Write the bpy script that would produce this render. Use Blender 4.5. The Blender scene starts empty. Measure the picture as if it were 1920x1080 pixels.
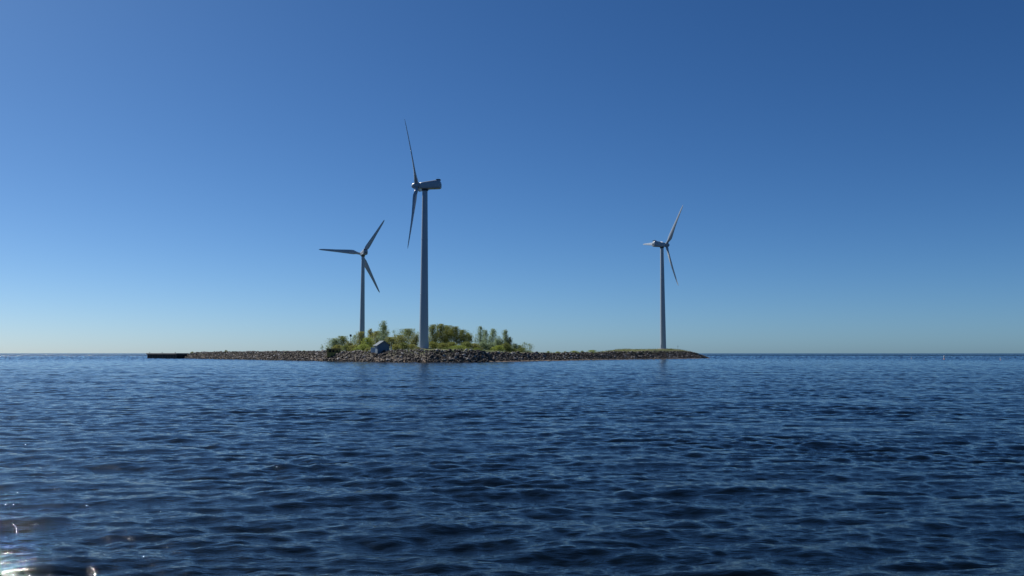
import bpy, math, random
import numpy as np
from mathutils import Vector, Matrix, noise

R = math.radians
C = bpy.context.scene.collection
SC = bpy.context.scene

# ------------------------------------------------------------------ camera
F = 1663.0                       # focal length in photo pixels (1920 wide)
PITCH = math.atan((662.3 - 540) / F)
CAM_H = 3.2
cam_d = bpy.data.cameras.new('camera')
cam_d.sensor_width = 36.0
cam_d.lens = 36.0 * F / 1920
cam_d.clip_start = 0.1
cam_d.clip_end = 100000
cam = bpy.data.objects.new('camera', cam_d)
cam.location = (0, 0, CAM_H)
cam.rotation_euler = (R(90) + PITCH, 0, 0)
C.objects.link(cam)
SC.camera = cam

# ------------------------------------------------------------------ sky, sun, exposure
SUN_AZ, SUN_EL = -52.5, 43.0     # degrees, azimuth from +Y (away from camera), negative = left
SKY_STRENGTH = 0.085
world = bpy.data.worlds.new('World')
SC.world = world
world.use_nodes = True
wt = world.node_tree
wt.nodes.clear()
sky = wt.nodes.new('ShaderNodeTexSky')
sky.sky_type = 'NISHITA'
sky.sun_disc = False
sky.sun_elevation = R(SUN_EL)
sky.sun_rotation = R(SUN_AZ)
sky.altitude = 0
sky.air_density = 0.6
sky.dust_density = 0.45
sky.ozone_density = 1.0
bg = wt.nodes.new('ShaderNodeBackground')
bg.inputs['Strength'].default_value = SKY_STRENGTH
wo = wt.nodes.new('ShaderNodeOutputWorld')
# per-channel contrast of the video camera: out = gain * in ^ gamma
spl = wt.nodes.new('ShaderNodeSeparateColor'); cmb = wt.nodes.new('ShaderNodeCombineColor')
wt.links.new(sky.outputs[0], spl.inputs[0])
for k, (gm, gn) in enumerate(((1.37, 0.66), (1.16, 0.83), (1.04, 1.04))):
    m1 = wt.nodes.new('ShaderNodeMath'); m1.operation = 'MULTIPLY'; m1.inputs[1].default_value = SKY_STRENGTH
    m2 = wt.nodes.new('ShaderNodeMath'); m2.operation = 'POWER'; m2.inputs[1].default_value = gm
    m3 = wt.nodes.new('ShaderNodeMath'); m3.operation = 'MULTIPLY'; m3.inputs[1].default_value = gn / SKY_STRENGTH
    wt.links.new(spl.outputs[k], m1.inputs[0]); wt.links.new(m1.outputs[0], m2.inputs[0])
    wt.links.new(m2.outputs[0], m3.inputs[0]); wt.links.new(m3.outputs[0], cmb.inputs[k])
wt.links.new(cmb.outputs[0], bg.inputs['Color'])
wt.links.new(bg.outputs[0], wo.inputs['Surface'])

sun_d = bpy.data.lights.new('sun', 'SUN')
sun_d.energy = 5.0
sun_d.angle = R(0.53)
sun_d.color = (1.0, 0.975, 0.935)
sun = bpy.data.objects.new('sun', sun_d)
sv = Vector((math.sin(R(SUN_AZ)) * math.cos(R(SUN_EL)), math.cos(R(SUN_AZ)) * math.cos(R(SUN_EL)), math.sin(R(SUN_EL))))
sun.rotation_euler = sv.to_track_quat('Z', 'Y').to_euler()
sun.location = sv * 200
C.objects.link(sun)

SC.view_settings.view_transform = 'Standard'
SC.view_settings.look = 'None'
SC.view_settings.exposure = 0.0
SC.view_settings.gamma = 1.0
SC.view_settings.use_curve_mapping = False

# ------------------------------------------------------------------ helpers
def at(px, py, Y):
    """world point on the ray through photo pixel (px, py), at distance Y along +Y"""
    u, v = (px - 960) / F, (540 - py) / F
    d = Vector((u, math.cos(PITCH) - v * math.sin(PITCH), math.sin(PITCH) + v * math.cos(PITCH)))
    return Vector((0, 0, CAM_H)) + d * (Y / d.y)

def tag(o, label=None, cat=None, group=None, kind=None):
    if label: o['label'] = label
    if cat: o['category'] = cat
    if group: o['group'] = group
    if kind: o['kind'] = kind
    return o

def empty(name, loc, rz=0.0):
    o = bpy.data.objects.new(name, None)
    o.location = loc
    o.rotation_euler = (0, 0, rz)
    o.empty_display_size = 0.5
    C.objects.link(o)
    return o

def copy_tree(o, parent=None):
    c = o.copy()
    C.objects.link(c)
    c.parent = parent
    for ch in [x for x in bpy.data.objects if x.parent == o]:
        copy_tree(ch, c)
    return c

class MB:
    """collects shapes, links them as one mesh object"""
    def __init__(s):
        s.v, s.f = [], []
    def add(s, verts, faces):
        n = len(s.v)
        s.v += [tuple(q) for q in verts]
        s.f += [tuple(i + n for i in fc) for fc in faces]
    def box(s, x0, x1, y0, y1, z0, z1):
        s.add([(x0,y0,z0),(x1,y0,z0),(x1,y1,z0),(x0,y1,z0),(x0,y0,z1),(x1,y0,z1),(x1,y1,z1),(x0,y1,z1)],
              [(0,3,2,1),(4,5,6,7),(0,1,5,4),(1,2,6,5),(2,3,7,6),(3,0,4,7)])
    def loft(s, rings, cap=True):
        n = len(rings[0])
        vs = [p for r in rings for p in r]
        fs = []
        for k in range(len(rings) - 1):
            for i in range(n):
                j = (i + 1) % n
                fs.append((k*n+i, k*n+j, (k+1)*n+j, (k+1)*n+i))
        if cap:
            fs.append(tuple(reversed(range(n))))
            fs.append(tuple((len(rings)-1)*n + i for i in range(n)))
        s.add(vs, fs)
    def lathe(s, prof, n=32, cx=0, cy=0):
        s.loft([[(cx + r*math.cos(2*math.pi*i/n), cy + r*math.sin(2*math.pi*i/n), z) for i in range(n)] for r, z in prof])
    def tube(s, a, b, r0, r1, n=6):
        a, b = Vector(a), Vector(b)
        d = (b - a)
        if d.length < 1e-5: return
        q = d.to_track_quat('Z', 'Y')
        s.loft([[a + q @ Vector((r0*math.cos(2*math.pi*i/n), r0*math.sin(2*math.pi*i/n), 0)) for i in range(n)],
                [b + q @ Vector((r1*math.cos(2*math.pi*i/n), r1*math.sin(2*math.pi*i/n), 0)) for i in range(n)]])
    def build(s, name, mat, parent=None, smooth=False, bevel=0.0):
        me = bpy.data.meshes.new(name)
        me.from_pydata(s.v, [], s.f)
        me.update()
        if smooth:
            me.shade_smooth()
            me.set_sharp_from_angle(angle=R(40))
        me.materials.append(mat)
        o = bpy.data.objects.new(name, me)
        C.objects.link(o)
        o.parent = parent
        if bevel:
            m = o.modifiers.new('bevel', 'BEVEL')
            m.width = bevel; m.segments = 2; m.limit_method = 'ANGLE'
        return o

def np_mesh(name, V, Fq, mat, smooth=False):
    """V (n,3) float array; Fq (m,k) int array"""
    me = bpy.data.meshes.new(name)
    V = np.ascontiguousarray(V, dtype=np.float32)
    Fq = np.ascontiguousarray(Fq, dtype=np.int32)
    m, k = Fq.shape
    me.vertices.add(len(V)); me.vertices.foreach_set('co', V.ravel())
    me.loops.add(m * k); me.loops.foreach_set('vertex_index', Fq.ravel())
    me.polygons.add(m)
    me.polygons.foreach_set('loop_start', np.arange(0, m*k, k, dtype=np.int32))
    me.polygons.foreach_set('loop_total', np.full(m, k, dtype=np.int32))
    me.update(calc_edges=True)
    me.validate()
    if smooth: me.shade_smooth()
    me.materials.append(mat)
    return me

def link(name, me, parent=None):
    o = bpy.data.objects.new(name, me)
    C.objects.link(o)
    o.parent = parent
    return o

def new_mat(name):
    m = bpy.data.materials.new(name)
    m.use_nodes = True
    nt = m.node_tree
    return m, nt, nt.nodes['Principled BSDF']

def N(nt, t, **kw):
    n = nt.nodes.new(t)
    for k, v in kw.items(): setattr(n, k, v)
    return n

def ramp(nt, stops, interp='LINEAR'):
    r = nt.nodes.new('ShaderNodeValToRGB')
    r.color_ramp.interpolation = interp
    els = r.color_ramp.elements
    while len(els) < len(stops): els.new(0.5)
    for e, (p, c) in zip(els, stops):
        e.position = p
        e.color = (*c, 1) if len(c) == 3 else c
    return r

def simple_mat(name, c0, c1, scale=1.0, rough=0.6, metal=0.0, stretch=(1,1,1), bump=0.0, spec=0.5):
    """two-tone noise mottled paint / stone / metal"""
    m, nt, p = new_mat(name)
    tc = N(nt, 'ShaderNodeTexCoord')
    mp = N(nt, 'ShaderNodeMapping'); mp.inputs['Scale'].default_value = stretch
    nz = N(nt, 'ShaderNodeTexNoise'); nz.inputs['Scale'].default_value = scale; nz.inputs['Detail'].default_value = 5
    r = ramp(nt, [(0.35, c0), (0.65, c1)])
    nt.links.new(tc.outputs['Object'], mp.inputs[0]); nt.links.new(mp.outputs[0], nz.inputs['Vector'])
    nt.links.new(nz.outputs[0], r.inputs[0]); nt.links.new(r.outputs[0], p.inputs['Base Color'])
    p.inputs['Roughness'].default_value = rough
    p.inputs['Metallic'].default_value = metal
    p.inputs['Specular IOR Level'].default_value = spec
    if bump:
        b = N(nt, 'ShaderNodeBump'); b.inputs['Strength'].default_value = bump
        nt.links.new(nz.outputs[0], b.inputs['Height']); nt.links.new(b.outputs[0], p.inputs['Normal'])
    return m

# ------------------------------------------------------------------ materials
def water_material(name='sea_water', far=False):
    m, nt, p = new_mat(name)
    p.inputs['Base Color'].default_value = (0.0016, 0.0034, 0.0048, 1)
    p.inputs['Roughness'].default_value = 0.18 if far else 0.035
    p.inputs['IOR'].default_value = 1.333
    g = N(nt, 'ShaderNodeNewGeometry')
    mp = N(nt, 'ShaderNodeMapping'); mp.inputs['Scale'].default_value = (1.0, 3.0, 1.0)
    nt.links.new(g.outputs['Position'], mp.inputs[0])
    n1 = N(nt, 'ShaderNodeTexNoise'); n1.inputs['Scale'].default_value = 3.0; n1.inputs['Detail'].default_value = 5; n1.inputs['Roughness'].default_value = 0.6
    n1.inputs['Distortion'].default_value = 0.4
    nt.links.new(mp.outputs[0], n1.inputs['Vector'])
    b = N(nt, 'ShaderNodeBump'); b.inputs['Strength'].default_value = 0.6; b.inputs['Distance'].default_value = 0.045
    if far:                                                # longer open-sea chop
        n1.inputs['Scale'].default_value = 0.25; b.inputs['Distance'].default_value = 1.3; b.inputs['Strength'].default_value = 1.0
    nt.links.new(n1.outputs[0], b.inputs['Height'])
    nt.links.new(b.outputs[0], p.inputs['Normal'])
    return m

def ground_material():
    m, nt, p = new_mat('island_ground')
    g = N(nt, 'ShaderNodeNewGeometry')
    sep = N(nt, 'ShaderNodeSeparateXYZ'); nt.links.new(g.outputs['Position'], sep.inputs[0])
    nz = N(nt, 'ShaderNodeTexNoise'); nz.inputs['Scale'].default_value = 0.5; nz.inputs['Detail'].default_value = 8
    nt.links.new(g.outputs['Position'], nz.inputs['Vector'])
    add = N(nt, 'ShaderNodeMath', operation='MULTIPLY_ADD'); add.inputs[1].default_value = 1.6
    nt.links.new(nz.outputs[0], add.inputs[0]); nt.links.new(sep.outputs['Z'], add.inputs[2])
    mr = N(nt, 'ShaderNodeMapRange'); mr.inputs[1].default_value = 0.0; mr.inputs[2].default_value = 6.0
    nt.links.new(add.outputs[0], mr.inputs[0])
    r = ramp(nt, [(0.08, (0.04, 0.032, 0.024)), (0.2, (0.20, 0.145, 0.10)), (0.38, (0.13, 0.105, 0.08)), (0.62, (0.11, 0.10, 0.06)), (0.74, (0.10, 0.13, 0.035)), (0.95, (0.14, 0.15, 0.05))])
    nt.links.new(mr.outputs[0], r.inputs[0]); nt.links.new(r.outputs[0], p.inputs['Base Color'])
    p.inputs['Roughness'].default_value = 0.95
    b = N(nt, 'ShaderNodeBump'); b.inputs['Strength'].default_value = 0.8; b.inputs['Distance'].default_value = 0.3
    nz2 = N(nt, 'ShaderNodeTexNoise'); nz2.inputs['Scale'].default_value = 3; nz2.inputs['Detail'].default_value = 6
    nt.links.new(g.outputs['Position'], nz2.inputs['Vector'])
    nt.links.new(nz2.outputs[0], b.inputs['Height']); nt.links.new(b.outputs[0], p.inputs['Normal'])
    return m

def rock_material():
    m, nt, p = new_mat('granite_rock')
    g = N(nt, 'ShaderNodeNewGeometry'); oi = N(nt, 'ShaderNodeObjectInfo')
    a = N(nt, 'ShaderNodeMath', operation='ADD'); fr = N(nt, 'ShaderNodeMath', operation='FRACT')
    nt.links.new(g.outputs['Random Per Island'], a.inputs[0]); nt.links.new(oi.outputs['Random'], a.inputs[1]); nt.links.new(a.outputs[0], fr.inputs[0])
    r = ramp(nt, [(0.0, (0.025, 0.021, 0.017)), (0.35, (0.07, 0.055, 0.043)), (0.6, (0.115, 0.085, 0.063)), (0.78, (0.13, 0.115, 0.10)), (0.88, (0.30, 0.27, 0.24)), (1.0, (0.50, 0.46, 0.42))])
    nt.links.new(fr.outputs[0], r.inputs[0])
    nz = N(nt, 'ShaderNodeTexNoise'); nz.inputs['Scale'].default_value = 2.5; nz.inputs['Detail'].default_value = 8
    nt.links.new(g.outputs['Position'], nz.inputs['Vector'])
    mr = N(nt, 'ShaderNodeMapRange'); mr.inputs[1].default_value = 0.3; mr.inputs[2].default_value = 0.7; mr.inputs[3].default_value = 0.55; mr.inputs[4].default_value = 1.2
    nt.links.new(nz.outputs[0], mr.inputs[0])
    mx = N(nt, 'ShaderNodeVectorMath', operation='SCALE')
    nt.links.new(r.outputs[0], mx.inputs[0]); nt.links.new(mr.outputs[0], mx.inputs['Scale'])
    # wet dark band along the waterline
    sep = N(nt, 'ShaderNodeSeparateXYZ'); nt.links.new(g.outputs['Position'], sep.inputs[0])
    wet = N(nt, 'ShaderNodeMapRange'); wet.inputs[1].default_value = 0.40; wet.inputs[2].default_value = 0.95; wet.inputs[3].default_value = 0.22; wet.inputs[4].default_value = 1.0
    nt.links.new(sep.outputs['Z'], wet.inputs[0])
    m2 = N(nt, 'ShaderNodeVectorMath', operation='SCALE')
    nt.links.new(mx.outputs[0], m2.inputs[0]); nt.links.new(wet.outputs[0], m2.inputs['Scale'])
    nt.links.new(m2.outputs[0], p.inputs['Base Color'])
    p.inputs['Roughness'].default_value = 0.85
    b = N(nt, 'ShaderNodeBump'); b.inputs['Strength'].default_value = 0.6; b.inputs['Distance'].default_value = 0.1
    nt.links.new(nz.outputs[0], b.inputs['Height']); nt.links.new(b.outputs[0], p.inputs['Normal'])
    return m

def leaf_material(name, c0, c1, trans=0.6):
    m = bpy.data.materials.new(name); m.use_nodes = True
    nt = m.node_tree; nt.nodes.clear()
    g = N(nt, 'ShaderNodeNewGeometry')
    nz = N(nt, 'ShaderNodeTexNoise'); nz.inputs['Scale'].default_value = 0.7; nz.inputs['Detail'].default_value = 2
    nt.links.new(g.outputs['Position'], nz.inputs['Vector'])
    mul = N(nt, 'ShaderNodeMath', operation='MULTIPLY_ADD'); mul.inputs[1].default_value = 0.55; mul.inputs[2].default_value = -0.05
    nt.links.new(g.outputs['Random Per Island'], mul.inputs[0])
    ad = N(nt, 'ShaderNodeMath', operation='MULTIPLY_ADD'); ad.inputs[1].default_value = 0.6
    nt.links.new(nz.outputs[0], ad.inputs[0]); nt.links.new(mul.outputs[0], ad.inputs[2])
    r = ramp(nt, [(0.1, c0), (0.9, c1)])
    nt.links.new(ad.outputs[0], r.inputs[0])
    d = N(nt, 'ShaderNodeBsdfPrincipled'); d.inputs['Roughness'].default_value = 0.6; d.inputs['Specular IOR Level'].default_value = 0.25
    t = N(nt, 'ShaderNodeBsdfTranslucent')
    ms = N(nt, 'ShaderNodeMixShader'); ms.inputs[0].default_value = trans
    o = N(nt, 'ShaderNodeOutputMaterial')
    nt.links.new(r.outputs[0], d.inputs['Base Color']); nt.links.new(r.outputs[0], t.inputs['Color'])
    nt.links.new(d.outputs[0], ms.inputs[1]); nt.links.new(t.outputs[0], ms.inputs[2]); nt.links.new(ms.outputs[0], o.inputs[0])
    return m

M = {
 'water': water_material(), 'open_water': water_material('open_sea_water', True), 'ground': ground_material(), 'rock': rock_material(),
 'olive_leaf': leaf_material('olive_leaves', (0.167, 0.180, 0.054), (0.326, 0.320, 0.093)),
 'green_leaf': leaf_material('green_leaves', (0.128, 0.160, 0.049), (0.256, 0.290, 0.087)),
 'bright_leaf': leaf_material('bright_leaves', (0.197, 0.260, 0.049), (0.335, 0.380, 0.087)),
 'pale_leaf': leaf_material('pale_leaves', (0.190, 0.256, 0.149), (0.314, 0.390, 0.207)),
 'dark_leaf': leaf_material('dark_leaves', (0.140, 0.165, 0.046), (0.291, 0.305, 0.081)),
 'grass': leaf_material('grass_blades', (0.10, 0.11, 0.03), (0.24, 0.24, 0.07), 0.35),
 'bark': simple_mat('bark', (0.05, 0.04, 0.03), (0.16, 0.14, 0.12), 3, 0.9, stretch=(1,1,0.3)),
 'paint': simple_mat('light_grey_paint', (0.36, 0.41, 0.46), (0.41, 0.46, 0.51), 0.25, 0.32, stretch=(1,1,0.15)),
 'blade_paint': simple_mat('blade_gelcoat', (0.36, 0.41, 0.46), (0.40, 0.45, 0.50), 0.3, 0.3),
 'dark_metal': simple_mat('dark_metal', (0.02, 0.022, 0.025), (0.05, 0.05, 0.05), 4, 0.5, 0.4),
 'concrete': simple_mat('concrete', (0.20, 0.18, 0.165), (0.34, 0.31, 0.29), 1.2, 0.9, bump=0.3),
 'piling': simple_mat('rusted_piling', (0.025, 0.022, 0.022), (0.08, 0.06, 0.05), 2.5, 0.8, stretch=(1,1,0.2)),
 'blue_wall': simple_mat('blue_painted_boards', (0.13, 0.185, 0.24), (0.165, 0.225, 0.285), 3, 0.7, stretch=(1,1,0.1)),
 'roof': simple_mat('grey_sheet_roof', (0.07, 0.10, 0.12), (0.10, 0.135, 0.16), 3, 0.75),
 'white': simple_mat('white_paint', (0.62, 0.62, 0.60), (0.78, 0.78, 0.76), 3, 0.5),
 'olive_wall': simple_mat('olive_boards', (0.34, 0.26, 0.06), (0.46, 0.36, 0.10), 2, 0.85, stretch=(1,1,0.2)),
 'rust': simple_mat('rusty_roof', (0.20, 0.14, 0.06), (0.30, 0.21, 0.10), 2, 0.85),
 'black': simple_mat('dark_opening', (0.008, 0.008, 0.008), (0.02, 0.018, 0.012), 3, 0.9),
 'orange': simple_mat('faded_orange_paint', (0.45, 0.14, 0.06), (0.60, 0.22, 0.10), 3, 0.5),
}

# ------------------------------------------------------------------ sea
def build_water():
    rng = np.random.default_rng(11)
    # radii: spacing follows the range so that waves stay resolved well out to the island
    rr = [2.0]
    while rr[-1] < 45000:
        r = rr[-1]
        if r < 9: dr = 0.25
        elif r < 60: dr = 0.05 + 0.0021 * (r - 9)
        elif r < 320: dr = 0.16 + 0.0016 * (r - 60)
        elif r < 1500: dr = 0.6 + 0.004 * (r - 320)
        else: dr = 5.3 + 0.06 * (r - 1500)
        rr.append(r + dr)
    rr = np.array(rr)
    core = np.linspace(R(-41), R(41), 950)
    side = np.linspace(R(41), R(319), 200)[1:-1]
    th = np.concatenate([core, side])
    na, nr = len(th), len(rr)
    TH, RR = np.meshgrid(th, rr)
    X = RR * np.sin(TH); Y = RR * np.cos(TH)
    Z = np.zeros_like(X); DX = np.zeros_like(X); DY = np.zeros_like(X)
    cell = np.maximum(np.gradient(rr)[:, None] * 1.0, RR * np.gradient(th)[None, :]) 
    # patches of calmer and rougher water
    patch = np.zeros_like(X)
    for k in range(9):
        a = rng.uniform(0, 2*np.pi); l = rng.uniform(9, 60)
        patch += np.sin((X*np.cos(a) + 2.2*Y*np.sin(a)) * 2*np.pi / l + rng.uniform(0, 6.28))
    patch = 1.0 + 0.09 * patch
    patch = np.clip(patch, 0.45, 1.6)
    comps = 84
    for k in range(comps):
        lam = 0.20 * (6.5 / 0.20) ** (k / (comps - 1.0))
        lam *= rng.uniform(0.93, 1.07)
        spread = 19 if lam < 1.5 else 13
        mean = (29, -30, 4)[k % 3]
        ang = R(-90 + mean + rng.normal(0, spread))
        kx, ky = np.cos(ang) * 2*np.pi/lam, np.sin(ang) * 2*np.pi/lam
        slope = (0.038 if lam < 0.7 else 0.033) if lam < 1.2 else 0.033 * (1.2/lam) ** 0.95
        A = slope * lam / (2*np.pi) * 1.0
        ph = X*kx + Y*ky + rng.uniform(0, 6.28)
        # a slow wander of the phase breaks up the regular crests
        ph = ph + 0.9*np.sin(X*0.21/lam**0.5 + Y*0.13/lam**0.5 + k) 
        w = np.clip((lam / cell - 2.0) / 2.0, 0, 1)
        w = w * (patch if lam < 3 else 1.0)
        Z += A * w * np.sin(ph)
        DX -= 0.75 * A * w * np.cos(ph) * (kx*lam/(2*np.pi))
        DY -= 0.75 * A * w * np.cos(ph) * (ky*lam/(2*np.pi))
    # beyond the resolved range: irregular chop with the same steepness, capped in height
    far = np.clip((RR - 260) / 300, 0, 1)
    jit = rng.normal(0, 1, X.shape)
    Z += far * np.minimum(cell * 0.09, 0.2) * jit
    X = X + DX; Y = Y + DY
    V = np.stack([X, Y, Z], -1).reshape(-1, 3)
    i = np.arange(nr - 1)[:, None]; j = np.arange(na)[None, :]; j2 = (j + 1) % na
    Fq = np.stack([i*na + j, (i+1)*na + j, (i+1)*na + j2, i*na + j2], -1).reshape(-1, 4)[:, ::-1]
    me = np_mesh('water', V, Fq, M['water'], smooth=True)
    me.materials.append(M['open_water'])
    me.polygons.foreach_set('material_index', np.repeat((rr[:-1] > 1000).astype(np.int32), na))
    o = link('water', me)
    tag(o, 'dark blue choppy sea reaching to the horizon', 'water', kind='structure')
    print('water quads', len(Fq))
build_water()

# ------------------------------------------------------------------ island ground
FRONT = [(286,673.3,566),(320,674,545),(352,674,512),(420,675.5,470),(600,678,372),(700,679.5,336),(800,680.5,313),(900,680,318),(1000,678,360),(1100,676.5,415),(1180,675,458),(1260,674,492),(1334,671.5,545)]
front = [( (px-960)/F*Y, Y) for px, _, Y in FRONT]
back = [(124,568),(108,596),(80,600),(54,540),(40,470),(24,440),(8,470),(-20,520),(-60,610),(-100,640),(-130,620),(-125,560),(-112,480),(-118,466),(-170,512),(-236,578)]
POLY = np.array(front + back)
# ground-top heights at known spots (x, y, h)
TOPS = np.array([(-225,560,2.8),(-200,545,3.5),(-165,505,3.9),(-130,465,4.0),(-95,420,4.0),(-70,372,3.9),(-56,360,4.1),(-47,352,4.2),(-34.7,354,5.0),(-25,345,5.0),(-12,342,4.4),
                 (4,370,3.7),(18,400,3.3),(38,440,3.6),(52,475,4.6),(75,515,5.6),(94.5,545,6.0),(101,553,5.6),(109,556,3.6),(119,556,1.0),(-100,593,4.5),(-60,450,4.6),(-20,420,4.4)])
def poly_dist(x, y):
    """signed distance to the shoreline, positive inland"""
    x = np.asarray(x, float); y = np.asarray(y, float)
    d = np.full(x.shape, 1e9); inside = np.zeros(x.shape, bool)
    n = len(POLY)
    for i in range(n):
        ax, ay = POLY[i]; bx, by = POLY[(i+1) % n]
        ex, ey = bx-ax, by-ay
        t = np.clip(((x-ax)*ex + (y-ay)*ey) / (ex*ex+ey*ey), 0, 1)
        d = np.minimum(d, np.hypot(x-ax-t*ex, y-ay-t*ey))
        c = ((ay > y) != (by > y)) & (x < (bx-ax)*(y-ay)/(by-ay+1e-12)+ax)
        inside ^= c
    return np.where(inside, d, -d)
def wig(x, y):
    return 0.6*np.sin(x*0.31+1.0)+0.5*np.sin(x*0.83+y*0.2)+0.35*np.sin(x*1.7+y*0.9+2)
def ground_h(x, y):
    x = np.asarray(x, float); y = np.asarray(y, float)
    d = poly_dist(x, y) + 0.5*wig(x, y)
    w = np.zeros(x.shape); s = np.zeros(x.shape)
    for tx, ty, th_ in TOPS:
        k = 1.0 / (((x-tx)**2 + ((y-ty)*0.8)**2) + 4.0) ** 1.6
        w += k; s += k*th_
    top = s / w
    px = 960 + x / np.maximum(y, 1) * F
    beach = np.clip((px-890)/30, 0, 1)                     # low gravel shelf on the right-hand half
    shelf = 3.0*beach
    bank = np.where(d < shelf, 0.12*d, 0.12*shelf + (d - shelf)*0.62)
    h = np.where(d < 0, d*0.5, np.minimum(bank, top + 0.0*d))
    h = h - 0.25*np.exp(-((h-top)/0.5)**2)                 # round off the crest
    return np.maximum(h, -2.5) + np.where(d > 0, 0.10*np.sin(x*1.3+y*0.7) + 0.08*np.sin(x*0.6-y*1.9), 0)
gx = np.arange(-256, 168, 1.3); gy = np.arange(300, 660, 1.3)
GX, GY = np.meshgrid(gx, gy)
GZ = ground_h(GX, GY)
def build_ground():
    nx, ny = len(gx), len(gy)
    V = np.stack([GX, GY, GZ], -1).reshape(-1, 3)
    i = np.arange(ny-1)[:, None]; j = np.arange(nx-1)[None, :]
    Fq = np.stack([i*nx+j, i*nx+j+1, (i+1)*nx+j+1, (i+1)*nx+j], -1)
    keep = (np.maximum.reduce([GZ[:-1,:-1], GZ[1:,:-1], GZ[:-1,1:], GZ[1:,1:]]) > -2.4)
    Fq = Fq[keep]
    used = np.unique(Fq); remap = np.zeros(len(V), int); remap[used] = np.arange(len(used))
    me = np_mesh('ground', V[used], remap[Fq], M['ground'], smooth=True)
    o = link('ground', me)
    tag(o, 'long low island of earth and gravel in the sea', 'island', kind='structure')
build_ground()
def gh(x, y): return float(ground_h(np.array([x]), np.array([y]))[0])

# ------------------------------------------------------------------ riprap boulders
def ico(sub):
    import bmesh
    bm = bmesh.new(); bmesh.ops.create_icosphere(bm, subdivisions=sub, radius=1.0)
    V = np.array([v.co[:] for v in bm.verts]); Fc = np.array([[v.index for v in f.verts] for f in bm.faces]); bm.free()
    return V, Fc
def rock_shape(V, seed):
    rg = np.random.default_rng(seed)
    out = V.copy()
    for _ in range(9):                                     # chop with random planes: angular quarry stone
        n = rg.normal(size=3); n /= np.linalg.norm(n)
        c = rg.uniform(0.5, 0.85)
        e = out @ n - c
        out = out - np.where(e > 0, e, 0)[:, None] * n
    out *= rg.uniform(0.93, 1.07, size=(len(V), 1))
    return out * rg.uniform([0.8, 0.7, 0.55], [1.25, 1.05, 0.85])
def build_rocks():
    rg = np.random.default_rng(5)
    n = 900000
    x = rg.uniform(-245, 150, n); y = rg.uniform(308, 600, n)
    d = poly_dist(x, y) + 0.5*wig(x, y)
    px = 960 + x/y*F
    beach = px > 915
    d2 = poly_dist(x, y - 1.5)
    facing = poly_dist(x, y + 1.0) - poly_dist(x, y - 1.0)  # >0 on banks facing the camera
    lo = np.where(beach, 2.2, -0.6)
    hi = np.where(beach, np.where(px > 1040, 9.2, 8.0), np.where(px > 630, 7.3, 9.0))
    ok = (d > lo) & (d < hi) & ((facing > -0.6))
    ok &= ~((px < 312))
    x, y, d, px = x[ok], y[ok], d[ok], px[ok]
    # the mound needs a tight cover: thin random set by rejection on a coarse grid
    size = np.clip(rg.lognormal(-1.12, 0.42, len(x)), 0.18, 0.8)
    order = np.argsort(-size); cellg = {}
    keep = []
    for i in order:
        s = size[i]; ok_ = True
        cx, cy = int(x[i]//1.6), int(y[i]//1.6)
        for a in (-1,0,1):
            for b in (-1,0,1):
                for j in cellg.get((cx+a, cy+b), ()):
                    if (x[i]-x[j])**2 + (y[i]-y[j])**2 < (0.56*(s+size[j]))**2:
                        ok_ = False; break
                if not ok_: break
            if not ok_: break
        if ok_:
            cellg.setdefault((cx, cy), []).append(i); keep.append(i)
    keep = np.array(keep)
    x, y, d, px, size = x[keep], y[keep], d[keep], px[keep], size[keep]
    z = ground_h(x, y)
    score = size / y
    big = np.argsort(-score)[:300]; bigset = set(big.tolist())
    print('rocks', len(x))
    V1, F1 = ico(1); V2, F2 = ico(2)
    shapes = [rock_shape(V1, 100+k) for k in range(14)]
    allV, allF = [], []; off = 0
    for i in range(len(x)):
        if i in bigset: continue
        sh = shapes[int(rg.integers(14))]
        a, b = rg.uniform(0, 6.28), rg.uniform(-0.5, 0.5)
        ca, sa, cb, sb = math.cos(a), math.sin(a), math.cos(b), math.sin(b)
        Rm = np.array([[ca,-sa,0],[sa,ca,0],[0,0,1]]) @ np.array([[1,0,0],[0,cb,-sb],[0,sb,cb]])
        allV.append((sh*size[i]) @ Rm.T + np.array([x[i], y[i], z[i] + size[i]*0.18]))
        allF.append(F1 + off); off += len(sh)
    me = np_mesh('boulder_mass', np.concatenate(allV), np.concatenate(allF), M['rock'])
    o = link('riprap', me)
    tag(o, 'mass of smaller grey and brown riprap stones covering the island banks', 'riprap', kind='stuff')
    meshes = [np_mesh('boulder', rock_shape(V2, 300+k), F2, M['rock']) for k in range(12)]
    zones = [(520, 'on the left breakwater'), (645, 'on the bank below the low olive shed'), (735, 'on the bank below the blue hut'),
             (850, 'on the bank below the tallest-looking wind turbine'), (930, 'on the bank below the bright green bushes'), (2000, 'above the brown gravel beach')]
    for i in big:
        o = link('boulder', meshes[int(rg.integers(12))])
        o.location = (x[i], y[i], z[i] + size[i]*0.2)
        o.scale = (size[i],)*3
        o.rotation_euler = (rg.uniform(-0.4, 0.4), rg.uniform(-0.4, 0.4), rg.uniform(0, 6.28))
        zn = next(t for lim, t in zones if px[i] < lim)
        hgt = 'at the waterline ' if d[i] < 1.6 else ('halfway up ' if d[i] < 5 else 'near the top ')
        lab = ('large angular granite boulder ' + hgt + zn).replace('up on the bank', 'up the bank').replace('up above', 'up, above').replace('top on the bank', 'top of the bank').replace('top on the left', 'top of the left').replace('up on the left', 'up the left')
        tag(o, lab, 'boulder', group=lab.replace('large angular granite boulder', 'large boulders'))
build_rocks()

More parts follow.
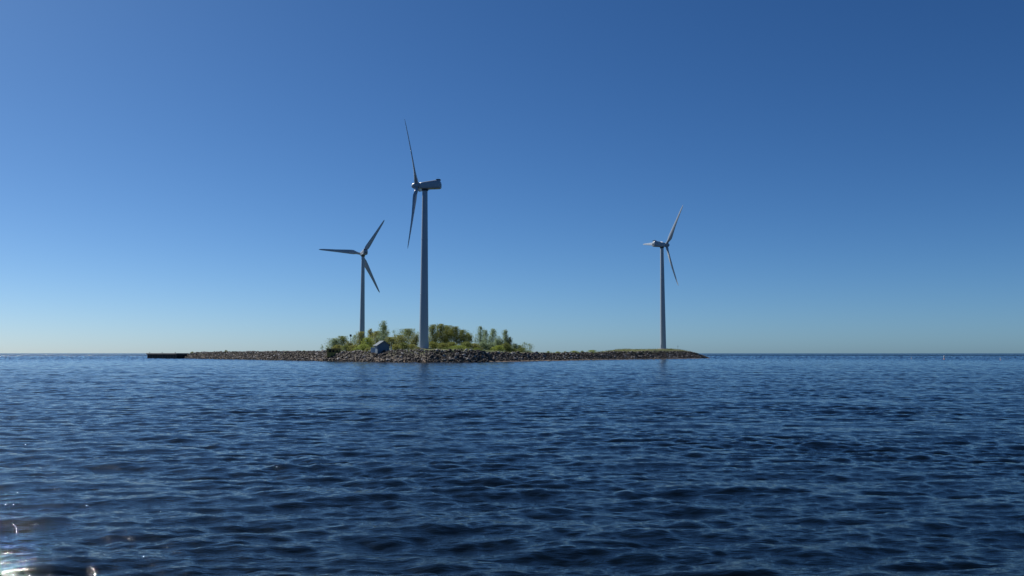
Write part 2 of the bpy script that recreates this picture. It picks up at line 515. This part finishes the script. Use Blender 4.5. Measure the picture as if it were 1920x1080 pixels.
# ------------------------------------------------------------------ grass on the crest
def build_grass():
    rg = np.random.default_rng(8)
    n = 90000
    x = rg.uniform(-200, 130, n); y = rg.uniform(320, 575, n)
    d = poly_dist(x, y) + 0.5*wig(x, y)
    px = 960 + x/y*F
    clump = np.sin(x*0.9+y*0.4)+np.sin(x*0.37-y*0.8+1)+rg.normal(0, 0.7, n)
    main = (px > 630) & (px < 1310)
    ok = np.where(main, (d > np.where(px > 915, 8.6, 6.6)) & (d < 20), (d > 7.5) & (d < 11) & (clump > 1.3))
    ok &= np.where((px > 990) & (px < 1110), clump > 0.5, True)
    x, y, px = x[ok], y[ok], px[ok]
    z = ground_h(x, y)
    h = rg.uniform(0.2, 0.6, len(x)) * np.where(px > 1040, 1.4, 1.0) * (1 + 0.6*(rg.random(len(x)) > 0.95))
    a = rg.uniform(0, 6.28, len(x)); w = 0.05 + 0.04*rg.random(len(x))
    lx, ly = rg.normal(0, 0.14, len(x)), rg.normal(0, 0.14, len(x))
    B = np.stack([x, y, z-0.05], -1)
    sx = np.stack([np.cos(a)*w, np.sin(a)*w, 0*a], -1)
    T = B + np.stack([lx, ly, h], -1)
    V = np.stack([B-sx, B+sx, T], 1).reshape(-1, 3)
    Fc = np.arange(len(V)).reshape(-1, 3)
    o = link('grass', np_mesh('grass', V, Fc, M['grass']))
    tag(o, 'yellow green rough grass along the crest of the island', 'grass', kind='stuff')
    print('grass', len(x))
build_grass()

# ------------------------------------------------------------------ wind turbines
HUB = 66.0; RAD = 29.0
def airfoil(chord, thick, n=14):
    pts = []
    for i in range(n):
        t = 2*math.pi*i/n
        xx = 0.5*(1+math.cos(t))
        yy = math.sin(t)*thick*0.5*(math.sin(math.pi*min(1, xx**0.55))*0.9+0.1)
        pts.append(((0.3-xx)*chord*-1, yy))
    return pts
def blade_mesh():
    mb = MB(); rings = []
    # (radius, chord, thickness, twist deg)
    prof = [(1.0,1.15,1.15,12),(2.4,1.15,1.1,12),(3.8,1.6,0.85,12),(5.6,2.35,0.62,11),(7.5,2.35,0.50,9),(10,2.1,0.40,7),(14,1.7,0.30,4),(18,1.35,0.22,2.5),(22,1.12,0.18,1),(26,0.85,0.13,0),(28.2,0.55,0.08,0),(29,0.10,0.03,0)]
    for r, c, t, tw in prof:
        pts = []; c *= 1.32; t *= 1.5
        rnd = max(0, min(1, (3.8 - r)/2.0))
        for i in range(14):
            a = 2*math.pi*i/14
            cxx, cyy = 0.5*c*math.cos(a), 0.5*t*math.sin(a)
            sharp = (1-rnd)
            fx = (0.5*c*math.cos(a)) + sharp*0.2*c
            fy = 0.5*t*math.sin(a)*(1 - sharp*0.55*max(0, math.cos(a)))
            tr = R(tw+4)
            # x: in rotor plane (tangential), y: along the rotor axis, z: span
            X = fx*math.cos(tr) - fy*math.sin(tr)
            Yv = fx*math.sin(tr) + fy*math.cos(tr)
            pts.append((X, Yv + 0.9*(r/29.0)**2, r))
        rings.append(pts)
    mb.loft(rings)
    return mb
def make_turbine():
    root = empty('wind_turbine', (0, 0, 0))                # rotor axis looks along local +Y
    f = MB(); f.lathe([(3.4, -1.5), (3.4, 0.35), (3.2, 0.5), (2.1, 0.5)], 32); f.build('foundation', M['concrete'], root)
    t = MB(); segs = [(1.95,0.4),(1.95,0.7)]
    for k in range(25):
        z = 0.7 + (HUB - 1.8 - 0.7)*k/24
        segs.append((1.9 - 0.83*(k/24)**0.95, z))
    t.lathe(segs, 40); tower = t.build('tower', M['paint'], root, smooth=True)
    for z in (22.0, 44.0):
        rr_ = 1.9 - 0.83*((z-0.7)/(HUB-2.5))**0.95 + 0.05
        g = MB(); g.lathe([(rr_-0.04, z-0.12), (rr_, z-0.1), (rr_, z+0.1), (rr_-0.04, z+0.12)], 40); g.build('flange', M['paint'], tower, smooth=True)
    d = MB(); d.box(-0.5, 0.5, -1.99, -1.8, 1.0, 3.1); d.build('door', M['paint'], tower, bevel=0.02)
    y_ = MB(); y_.lathe([(1.25, HUB-2.2), (1.3, HUB-1.9), (1.3, HUB-1.45)], 32); y_.build('yaw_ring', M['dark_metal'], root)
    # nacelle: rounded box growing higher toward the rear
    nb = MB(); rings = []
    for (yy, w, z0, z1) in [(2.15,1.05,-1.0,1.0),(1.9,1.3,-1.3,1.2),(0.5,1.5,-1.5,1.4),(-2.0,1.6,-1.55,1.75),(-4.6,1.6,-1.55,2.05),(-6.0,1.55,-1.5,1.95),(-6.5,1.35,-1.3,1.2),(-6.6,1.1,-1.1,0.6)]:
        ring = []
        for i in range(24):
            a = 2*math.pi*i/24
            ca, sa = math.cos(a), math.sin(a)
            e = 0.42
            xx = w*math.copysign(abs(ca)**e, ca); zz = math.copysign(abs(sa)**e, sa)
            zc, zh = (z0+z1)/2, (z1-z0)/2
            ring.append((xx, yy, HUB + zc + zh*zz))
        rings.append(ring)
    nb.loft(rings); nac = nb.build('nacelle', M['paint'], root, smooth=True)
    c = MB(); c.box(-1.1, 1.1, -6.35, -4.7, HUB+2.12, HUB+2.34)
    for sx in (-1.0, 1.0):
        for sy in (-6.0, -4.7): c.box(sx*0.8-0.06, sx*0.8+0.06, sy-0.16, sy-0.04, HUB+1.8, HUB+2.13)
    c.build('cooler', M['dark_metal'], nac)
    w = MB(); w.tube((0.4, -5.3, HUB+2.5), (0.4, -5.3, HUB+3.3), 0.03, 0.03); w.tube((0.1, -5.3, HUB+3.25), (0.7, -5.3, HUB+3.25), 0.04, 0.04); w.build('wind_sensor', M['dark_metal'], nac)
    v = MB()
    for k in range(5): v.box(-0.9, 0.9, -6.64, -6.595, HUB-0.75+0.26*k, HUB-0.62+0.26*k)
    v.build('vent', M['dark_metal'], nac)
    # rotor: hub shell + three blades
    h = MB(); HY = 3.35
    rings = []
    for yy, r_ in [(HY-1.15,1.1),(HY-0.9,1.35),(HY+0.6,1.4),(HY+1.3,1.2),(HY+1.9,0.8),(HY+2.2,0.4),(HY+2.3,0.05)]:
        rings.append([(r_*math.cos(2*math.pi*i/28), yy, HUB + r_*math.sin(2*math.pi*i/28)) for i in range(28)])
    h.loft(rings); h.build('hub', M['paint'], root, smooth=True)
    bm = blade_mesh()
    for k in range(3):
        if k == 0: b0 = b = bm.build('blade', M['blade_paint'], root, smooth=True)
        else:
            b = b0.copy(); C.objects.link(b); b.parent = root
        b.location = (0, HY, HUB)
    return root
def set_turbine(root, loc, az, phase):
    root.location = loc
    root.rotation_euler = (0, 0, -R(az))
    blades = sorted([o for o in bpy.data.objects if o.parent == root and o.name.startswith('blade')], key=lambda o: o.name)
    for k, b in enumerate(blades):
        ang = R(phase + 120*k)                             # measured from local +X toward up
        b.rotation_euler = (0, R(90) - ang, 0)
GT = 'wind turbines standing on the island'
t1 = make_turbine()
t2 = copy_tree(t1); t3 = copy_tree(t1)
Y1, Y2, Y3 = 354, 593, 557
p = at(794.5, 660, Y1); set_turbine(t1, (p.x, Y1, 4.7), -83, 8)
p = at(678.5, 660, Y2); set_turbine(t2, (p.x, Y2, 4.2), -25, 57)
p = at(1243.5, 660, Y3); set_turbine(t3, (p.x, Y3, 5.6), 66, 53)
tag(t1, 'nearest and tallest-looking pale wind turbine with its rotor seen edge-on, beside the grove', 'wind turbine', GT)
tag(t2, 'distant wind turbine behind the trees at left with its three-blade rotor seen face-on', 'wind turbine', GT)
tag(t3, 'distant wind turbine alone on the bare grassy mound at the right end', 'wind turbine', GT)

# ------------------------------------------------------------------ trees and bushes
LEAFCOUNT = [0]
def crest_y(px, Y0):
    ys = np.arange(Y0 - 40, Y0 + 70, 1.0); h = ground_h((px-960)/F*ys, ys)
    i0 = int(np.argmax(h > 0.5)); top = h[i0:i0+22].max()
    return float(ys[i0 + int(np.argmax(h[i0:] > top*0.93))]) + 1.0
def make_plant(name, px, top, wpx, Y, style, mat, label, cat, group, seed, dens=1.0, base=None):
    rd = random.Random(seed)
    if style == 'bush': top += rd.uniform(-2.2, 1.2)
    P = at(px, top, Y)
    z0 = gh(P.x, Y) - 0.1
    W_ = wpx/F*Y; H = max(0.6, P.z - z0); W = wpx/F*Y * (1.25 if name == 'tree' and style in ('round', 'column', 'multi', 'airy') else (1.3 if name == 'bush' and W_ > 3 else 1.0))
    root = empty(name, (P.x, Y, z0))
    tag(root, label, cat, group)
    wood = MB(); pts = []
    lean = Vector((rd.uniform(-.06, .06), rd.uniform(-.06, .06), 1))
    bush = style == 'bush'
    tips = []
    stems = 1 if not bush else 5
    if style == 'multi': stems = 3
    for s_ in range(stems):
        base_ = Vector((rd.uniform(-.12, .12)*W, rd.uniform(-.12, .12)*W, 0)) if stems > 1 else Vector((0, 0, 0))
        ln = lean + (Vector((rd.uniform(-.25, .25), rd.uniform(-.25, .25), 0)) if stems > 1 else Vector((0, 0, 0)))
        Hs = H*(1.0 if s_ == 0 else rd.uniform(.75, .95))
        prev = base_; r0 = 0.018*Hs + 0.02
        nseg = 6
        trunk_pts = [prev]
        for k in range(1, nseg+1):
            q = base_ + ln * (Hs*0.97*k/nseg) + Vector((rd.uniform(-.02, .02), rd.uniform(-.02, .02), 0))*Hs
            wood.tube(prev, q, r0*(1-(k-1)/nseg)+0.012, r0*(1-k/nseg)+0.01, 6)
            prev = q; trunk_pts.append(q)
        nb = int({'round': 16, 'column': 20, 'cone': 20, 'airy': 15, 'multi': 12, 'bush': 6, 'twig': 14}[style])
        for b in range(nb):
            lo = {'round': .22, 'column': .12, 'cone': .08, 'airy': .25, 'multi': .15, 'bush': .08, 'twig': .15}[style]
            t = lo + (0.97-lo)*(b+rd.random())/nb
            k = min(nseg-1, int(t*nseg)); fr = t*nseg-k
            o_ = trunk_pts[k].lerp(trunk_pts[k+1], fr)
            tt = (t-lo)/(1-lo)
            prof = {'round': math.sin(math.pi*min(1, .18+.82*tt))**.6, 'column': .75*(1-tt**4)+.15, 'cone': (1-tt)**.8+.08, 'airy': .9*(1-tt)**.5+.12,
                    'multi': .8*(1-tt**2)+.15, 'bush': .9*(1-tt**2)+.2, 'twig': .9*(1-tt)**.4+.15}[style]
            L = 0.5*W*prof*rd.uniform(.65, 1.1) / (1 if stems == 1 else 1.4)
            az = rd.uniform(0, 6.28); up = rd.uniform(.35, 1.0)
            e = o_ + Vector((math.cos(az)*L, math.sin(az)*L, L*up*rd.uniform(.5, 1.0)))
            if e.z > H*1.0: e.z = H*rd.uniform(.9, 1.0)
            wood.tube(o_, e, 0.006*H*(1-t)+0.014, 0.008, 4)
            for q in (0.35, 0.6, 0.85, 1.0): tips.append((o_.lerp(e, q), prof))
        tips += [(trunk_pts[-1], .3), (trunk_pts[-1].lerp(trunk_pts[-2], .4), .35)]
    wood.build('trunk', M['bark'], root)
    # crown: many small leaf faces gathered in clumps round the limbs
    rg = np.random.default_rng(seed)
    cl = np.array([t_[0][:] for t_ in tips]); pr = np.array([t_[1] for t_ in tips])
    sparse = {'round': 1.0, 'column': 1.0, 'cone': .75, 'airy': .42, 'multi': .9, 'bush': 1.0, 'twig': .13}[style] * dens
    n = int(np.clip(150*W*H**.75*sparse, 90, 12000))
    keepc = rg.random(len(cl)) > 0.14
    cl, pr = cl[keepc], pr[keepc]
    wts = (0.25 + pr); wts = wts / wts.sum()
    idx = rg.choice(len(cl), n, p=wts)
    sg = 0.095*W*(0.5+pr[idx])[:, None] + 0.10
    ctr = cl[idx] + rg.normal(0, 1, (n, 3))*sg*np.array([1, 1, 1.15])
    hz = H*(1.0 - 0.45*np.clip(np.hypot(ctr[:, 0], ctr[:, 1])/(0.6*W + 0.1), 0, 1)**2) if bush else np.full(n, H)
    over = ctr[:, 2] > hz
    ctr[:, 2] = np.where(over, hz*(1 - 0.6*rg.random(n)) if bush else np.minimum(ctr[:, 2], H*(1 - 0.3*rg.random(n))), ctr[:, 2])
    ctr[:, 2] = np.maximum(ctr[:, 2], 0.05)
    a1 = rg.normal(size=(n, 3)); a1 /= np.linalg.norm(a1, axis=1)[:, None]
    a2 = np.cross(a1, rg.normal(size=(n, 3))); a2 /= np.linalg.norm(a2, axis=1)[:, None]
    s = (rg.uniform(.10, .23, n)*(1 if H > 3 else .8))[:, None]
    V = np.stack([ctr-a1*s, ctr+a2*s*.6, ctr+a1*s, ctr-a2*s*.6], 1).reshape(-1, 3)
    me = np_mesh('crown', V, np.arange(len(V)).reshape(-1, 4), M[mat])
    link('crown' if not bush else 'foliage', me, root)
    LEAFCOUNT[0] += n
    return root

GA, GB, GC_, GD = 'trees left of the nearest turbine', 'dense trees right of the nearest turbine', 'slim trees at the right end of the grove', 'bushes at the foot of the grove'
TREES = [
 # px, top, width, Y, style, mat, dens, label, group
 (604,646,7,395,'twig','pale_leaf',1.6,'tiny bare sapling furthest left, just left of the olive shed',GA),
 (613,647,7,392,'twig','pale_leaf',1.6,'small thin sapling rising directly behind the left end of the olive shed',GA),
 (626,634,24,390,'multi','pale_leaf',.9,'pale blue-green young tree above the middle of the olive shed roof',GA),
 (642,630,18,392,'round','green_leaf',.8,'narrow green tree just right of the olive shed with a pointed top',GA),
 (655,639,16,385,'multi','olive_leaf',.9,'short olive tree in front of the dark marker post',GA),
 (666,628,14,405,'airy','pale_leaf',1,'thin bluish tree between marker post and far turbine tower',GA),
 (678,621,17,400,'column','olive_leaf',.9,'olive-green tree covering the foot of the far left turbine tower',GA),
 (688,633,18,380,'round','bright_leaf',.8,'yellow-green round tree just right of the far left tower foot',GA),
 (694,616,12,405,'column','olive_leaf',.9,'upright olive tree behind the left roof edge of the blue hut',GA),
 (705,621,20,395,'round','olive_leaf',1,'broad olive tree directly behind the blue hut roof ridge',GA),
 (717,601,18,390,'airy','pale_leaf',1.35,'tallest airy tree, standing up above the blue hut',GA),
 (725,611,12,398,'column','olive_leaf',.7,'narrow tree leaning on the right side of the tallest airy tree',GA),
 (735,632,16,375,'round','olive_leaf',1,'low dark olive tree at the right corner of the blue hut',GA),
 (741,617,9,400,'twig','pale_leaf',1.3,'nearly bare slim tree in the gap right of the blue hut',GA),
 (751,628,18,380,'round','olive_leaf',.95,'round olive tree between the gap and the domed tree',GA),
 (766,616,26,388,'round','green_leaf',.75,'domed open-crowned tree just left of the nearest turbine tower',GA),
 (775,623,18,378,'multi','olive_leaf',.85,'olive tree touching the left edge of the nearest turbine tower',GA),
 (811,608,18,385,'column','dark_leaf',1.1,'dark column-shaped tree touching the right edge of the nearest tower',GB),
 (825,607,20,390,'column','dark_leaf',1.1,'second dark tree right of the nearest tower, with the highest top of the clump',GB),
 (839,610,22,395,'round','dark_leaf',1.1,'dark rounded tree in the middle of the dense clump right of the tower',GB),
 (850,612,18,388,'round','dark_leaf',1.1,'dark tree forming the right shoulder of the dense clump',GB),
 (870,618,20,390,'column','green_leaf',1.0,'full green tree standing right of the dense dark clump',GB),
 (879,624,13,398,'round','dark_leaf',1,'small dark tree against the right side of the full green tree',GB),
 (890,626,10,400,'twig','pale_leaf',1.3,'thin near-bare tree in the gap between green and slim trees',GC_),
 (902,611,13,400,'airy','pale_leaf',1.5,'tallest of the slim pale trees right of the gap',GC_),
 (910,618,13,405,'airy','pale_leaf',1.4,'slim pale tree just right of the tallest slim tree',GC_),
 (922,616,16,400,'airy','pale_leaf',1.5,'lollipop-shaped pale tree in the middle of the slim row',GC_),
 (930,630,14,390,'multi','pale_leaf',.9,'low pale tree under the lollipop-shaped tree',GC_),
 (939,634,14,395,'multi','green_leaf',.8,'low green tree left of the pointed cone-shaped tree',GC_),
 (947,617,19,400,'cone','pale_leaf',1.2,'pointed cone-shaped tree near the right end of the grove',GC_),
 (955,632,14,398,'cone','dark_leaf',1.1,'darker short cone against the right side of the pointed tree',GC_),
 (964,644,14,395,'multi','pale_leaf',.8,'low pale scrubby tree just right of the cones',GC_),
 (975,647,14,398,'multi','green_leaf',.7,'low green scrub tree third from the right end of the grove',GC_),
 (984,641,13,400,'twig','pale_leaf',2.0,'wispy half-bare tree second from the right end of the grove',GC_),
 (994,644,14,402,'twig','pale_leaf',2.0,'wispy leaning tree last at the right end of the grove',GC_),
]
for i, (px, top, w, Y, st, mt, dn, lab, grp) in enumerate(TREES):
    make_plant('tree', px, top, w, Y, st, mt, lab, 'tree', grp, 500+i, dn)
BUSH = [
 (634,645,18,380,'olive_leaf',1,'olive bush behind the right end of the olive shed'),
 (650,647,20,372,'green_leaf',.9,'green bush right of the olive shed'),
 (666,645,20,370,'olive_leaf',1,'olive bush below the dark marker post'),
 (682,647,22,365,'bright_leaf',.9,'yellow-green bush left of the blue hut'),
 (690,652,12,352,'olive_leaf',.9,'small olive bush at the left wall of the blue hut'),
 (742,645,18,362,'olive_leaf',1,'olive bush right of the blue hut beside the white post'),
 (756,644,20,366,'green_leaf',1,'green bush under the round olive tree'),
 (772,645,20,368,'olive_leaf',1,'olive bush left of the nearest tower foot'),
 (783,650,12,350,'olive_leaf',.8,'small low bush against the left of the nearest tower foot'),
 (812,642,22,366,'dark_leaf',1.1,'dark bush against the right of the nearest tower foot'),
 (830,643,24,372,'dark_leaf',1.1,'dark bush below the dense clump of trees'),
 (847,641,22,372,'dark_leaf',1.1,'dark bush under the right shoulder of the dense clump'),
 (838,652,24,350,'bright_leaf',1.2,'bright green low bush in front of the dark clump, left of a pair'),
 (858,649,26,352,'bright_leaf',1.2,'bright green spreading bush in front of the full green tree'),
 (874,642,20,370,'green_leaf',1,'green bush under the full green tree'),
 (888,645,18,372,'olive_leaf',1,'olive bush below the near-bare tree gap'),
 (893,651,14,356,'bright_leaf',1,'small bright green bush at the foot of the slim trees'),
 (903,640,20,378,'pale_leaf',1,'pale bush under the tallest slim tree'),
 (919,641,20,378,'pale_leaf',1,'pale bush under the lollipop-shaped tree'),
 (935,647,20,372,'bright_leaf',1,'yellow-green bush left of the cone-shaped trees'),
 (949,642,18,380,'green_leaf',1,'green bush at the foot of the pointed cone tree'),
 (962,652,18,380,'green_leaf',.9,'green bush right of the cone-shaped trees'),
 (978,654,18,385,'green_leaf',.9,'green bush under the wispy trees at the grove end'),
 (992,657,16,385,'pale_leaf',.7,'pale bush last in the grove before the bare causeway'),
 (1028,658.5,8,392,'bright_leaf',.8,'small yellow-green bush alone on the causeway, nearest the grove'),
 (1046,657.5,9,402,'bright_leaf',.8,'small bush second along the causeway from the grove'),
 (1060,658.5,8,410,'green_leaf',.7,'small bush third along the causeway from the grove'),
 (1076,657.5,13,420,'bright_leaf',.9,'widest low bush on the causeway'),
 (1092,658.5,7,428,'green_leaf',.6,'small bush just right of the widest causeway bush'),
 (1111,657.5,14,440,'bright_leaf',.8,'low bush where the causeway meets the right mound'),
 (1150,657,6,480,'olive_leaf',.6,'tiny bush on the left slope of the right mound'),
 (1196,654.5,8,520,'green_leaf',.8,'tiny bush on the mound left of the lone turbine'),
 (1257,654,8,545,'green_leaf',.8,'tiny bush just right of the lone turbine foot'),
 (424,656.5,6,460,'dark_leaf',1,'tallest dark shrub on the left breakwater crest'),
 (361,659.5,6,500,'dark_leaf',1,'dark shrub on the breakwater nearest the pier'),
 (537,657,5,400,'dark_leaf',1,'dark shrub on the breakwater crest between two others'),
 (570,658.5,6,388,'dark_leaf',1,'dark shrub on the breakwater crest nearest the olive shed'),
]
for i, (px, top, w, Y, mt, dn, lab) in enumerate(BUSH):
    if px < 600 or px > 1000: Y = crest_y(px, Y)
    g = GD if px < 1000 and px > 600 else ('small bushes on the right causeway and mound' if px > 1000 else 'shrubs on the left breakwater')
    make_plant('bush', px, top, w, Y, 'bush', mt, lab, 'bush', g, 900+i, dn)
print('leaves', LEAFCOUNT[0])

# ------------------------------------------------------------------ blue hut
def make_hut():
    Y = 345; P = at(716, 660, Y)
    zb = P.z - 0.15
    root = empty('hut', (P.x, Y, zb), R(8.6 + 19) )
    tag(root, 'small dark blue gabled hut with pale grey roof in front of the trees', 'hut')
    wx, wy, h, ap = 2.35, 2.0, 2.85, 4.4
    b = MB()
    b.box(-wx, wx, -wy, wy, -0.9, h)
    b.add([(-wx,-wy,h),(wx,-wy,h),(0,-wy,ap),(-wx,wy,h),(wx,wy,h),(0,wy,ap)], [(0,1,2),(5,4,3)])
    wall = b.build('wall', M['blue_wall'], root)
    # battens over the board joints
    bt = MB()
    for k in range(-7, 8):
        xx = k*0.3; zt = h + (ap-h)*(1-abs(xx)/wx)
        bt.box(xx-0.02, xx+0.02, -wy-0.02, -wy-0.0, -0.5, zt-0.06)
    bt.build('batten', M['blue_wall'], wall)
    r = MB(); oh = 0.55; th = 0.12
    for s in (-1, 1):
        ex = s*(wx+oh); ez = h - (ap-h)/wx*oh
        y0, y1 = -wy-0.45, wy+0.4
        r.add([(0,y0,ap+th),(ex,y0,ez+th),(ex,y1,ez+th),(0,y1,ap+th),(0,y0,ap+0.01),(ex,y0,ez+0.01),(ex,y1,ez+0.01),(0,y1,ap+0.01)],
              [(0,1,2,3)[::s],(7,6,5,4)[::s],(0,4,5,1)[::s],(1,5,6,2)[::s],(2,6,7,3)[::s]])
    roof = r.build('roof', M['roof'], root)
    d = MB(); d.box(-wx-0.05, -wx+0.02, -1.2, 1.4, -0.3, 1.75); dr = d.build('door', M['blue_wall'], root)
    hd = MB(); hd.box(-wx-0.11, -wx-0.05, 0.9, 1.05, 0.7, 0.78); hd.build('handle', M['dark_metal'], dr)
    f = MB(); f.box(-wx-0.1, wx+0.1, -wy-0.1, wy+0.1, -1.4, -0.35); f.build('plinth', M['concrete'], root)
    pb = at(699.5, 661, 342.5)
    bx = empty('box', (pb.x, 342.5, pb.z), R(6))
    tag(bx, 'white storage box with a lid standing against the left side of the blue hut', 'box')
    q = MB(); q.box(-0.85, 0.85, -0.5, 0.5, 0, 1.75); q.build('body', M['white'], bx, bevel=0.03)
    q = MB(); q.box(-0.9, 0.9, -0.55, 0.55, 1.753, 1.9); q.build('lid', M['white'], bx, bevel=0.03)
    ps = at(733.5, 659, 343)
    pr = empty('post', (ps.x, 343, at(733, 661, 343).z))
    tag(pr, 'short white post standing just right of the blue hut', 'post')
    q = MB(); q.lathe([(0.22, 0), (0.22, 2.2), (0.14, 2.35)], 12); q.build('shaft', M['white'], pr, smooth=True)
    q = MB(); q.lathe([(0.3, 2.36), (0.3, 2.6), (0.12, 2.7)], 12); q.build('cap', M['dark_metal'], pr)
make_hut()

def make_shed():
    Y = 371; P = at(625.5, 664, Y)
    root = empty('shed', (P.x, Y, P.z), R(12))
    tag(root, 'low flat-roofed olive brown shed with dark openings at the left end of the trees', 'shed')
    b = MB(); wx, wy, h = 2.75, 1.5, 2.0
    b.box(-wx, wx, -wy, wy, -1.2, h)
    wall = b.build('wall', M['olive_wall'], root)
    r = MB(); r.box(-wx-0.35, wx+0.2, -wy-0.25, wy+0.2, h+0.003, h+0.36); r.build('roof', M['rust'], root, bevel=0.03)
    for x0, x1, z0, z1 in ((-1.9,-1.0,0.75,1.75),(-0.55,0.35,0.75,1.75),(1.0,1.75,0.85,1.6)):
        w = MB(); w.box(x0, x1, -wy-0.03, -wy+0.05, z0, z1); w.build('window', M['black'], wall)
    for xx in (-2.3, -0.75, 0.7, 2.3):
        q = MB(); q.box(xx-0.07, xx+0.07, -wy-0.10, -wy-0.003, -0.8, h-0.02); q.build('post', M['rust'], root)
make_shed()

# marker post among the trees and thin pole on the mound
def make_marker():
    Y = 382; P = at(657.5, 629, Y); z0 = gh(P.x, Y) - 0.2
    root = empty('marker_post', (P.x, Y, z0))
    tag(root, 'slim post with a small dark box on top rising from the left trees', 'marker post')
    H = P.z - z0
    q = MB(); q.lathe([(0.11, 0), (0.08, H-0.5)], 10); q.build('pole', M['rust'], root, smooth=True)
    b = MB(); b.box(-0.38, 0.38, -0.38, 0.38, H-0.5, H+0.45); b.build('box', M['dark_metal'], root, bevel=0.04)
    Y = 556; P = at(1271, 647, Y); z0 = gh(P.x, Y) - 0.2; H = P.z - z0
    r2 = empty('pole', (P.x, Y, z0))
    tag(r2, 'thin dark pole on the right slope of the mound beside the lone turbine', 'pole')
    q = MB(); q.lathe([(0.07, 0), (0.05, H)], 8); q.build('shaft', M['dark_metal'], r2)
    q = MB(); q.lathe([(0.14, H*0.72), (0.16, H*0.74), (0.16, H*0.82), (0.14, H*0.84)], 10); q.build('lamp', M['dark_metal'], r2)
make_marker()

# ------------------------------------------------------------------ pier at the far left tip
def make_pier():
    a = at(276, 670, 548); b = at(332, 670, 518)
    dx, dy = b.x-a.x, 518-548
    L = math.hypot(dx, dy); rz = math.atan2(dy, dx)
    root = empty('pier', (a.x, 548, 0), rz)
    tag(root, 'low dark sheet-piled pier with a concrete deck at the far left tip', 'pier')
    mb = MB(); pts = []
    n = int(L/0.9)
    ring0, ring1 = [], []
    for k in range(n+1):
        off = [0, 0.28, 0.28, 0][k % 4]
        ring0.append((L*k/n, -off, -2.0)); ring1.append((L*k/n, -off, 2.55))
    ring0 += [(L, 6, -2.0), (0, 6, -2.0)]; ring1 += [(L, 6, 2.55), (0, 6, 2.55)]
    mb.loft([ring0, ring1]); mb.build('piling', M['piling'], root)
    d = MB(); d.box(-0.5, L+0.2, -0.65, 6.3, 2.553, 3.25); d.build('deck', M['concrete'], root, bevel=0.05)
    for k in range(3):
        q = MB(); x = 3 + k*(L-6)/2
        q.lathe([(0.22, 3.25), (0.18, 3.4), (0.18, 3.6), (0.28, 3.66), (0.26, 3.78)], 12, cx=x, cy=0.2); q.build('bollard', M['dark_metal'], root, smooth=True)
make_pier()

# ------------------------------------------------------------------ buoys on the open water
def make_buoy():
    root = empty('buoy', (0, 0, 0))
    q = MB(); q.lathe([(0.5, -0.8), (0.85, -0.3), (0.9, 0.35), (0.6, 0.6), (0.35, 0.7)], 20); q.build('float', M['orange'], root, smooth=True)
    q = MB(); q.lathe([(0.34, 0.7), (0.28, 2.2), (0.5, 2.25), (0.5, 2.9), (0.1, 3.05)], 16); q.build('body', M['white'], root, smooth=True)
    return root
b1 = make_buoy(); b2 = copy_tree(b1); b3 = copy_tree(b1)
for b, px, py, Y, s, lab in ((b1, 1770.5, 675, 460, 0.65, 'largest white and orange buoy floating near the horizon at right'),
                             (b2, 1709, 674.5, 484, 0.4, 'small pale buoy on the water left of the largest buoy'),
                             (b3, 1876, 676.5, 410, 0.4, 'small pale buoy furthest right on the open water')):
    P = at(px, py, Y)
    b.location = (P.x, Y, -0.1); b.scale = (s,)*3; b.rotation_euler = (0.08, -0.06, 0)
    tag(b, lab, 'buoy', 'buoys on the open water at right')
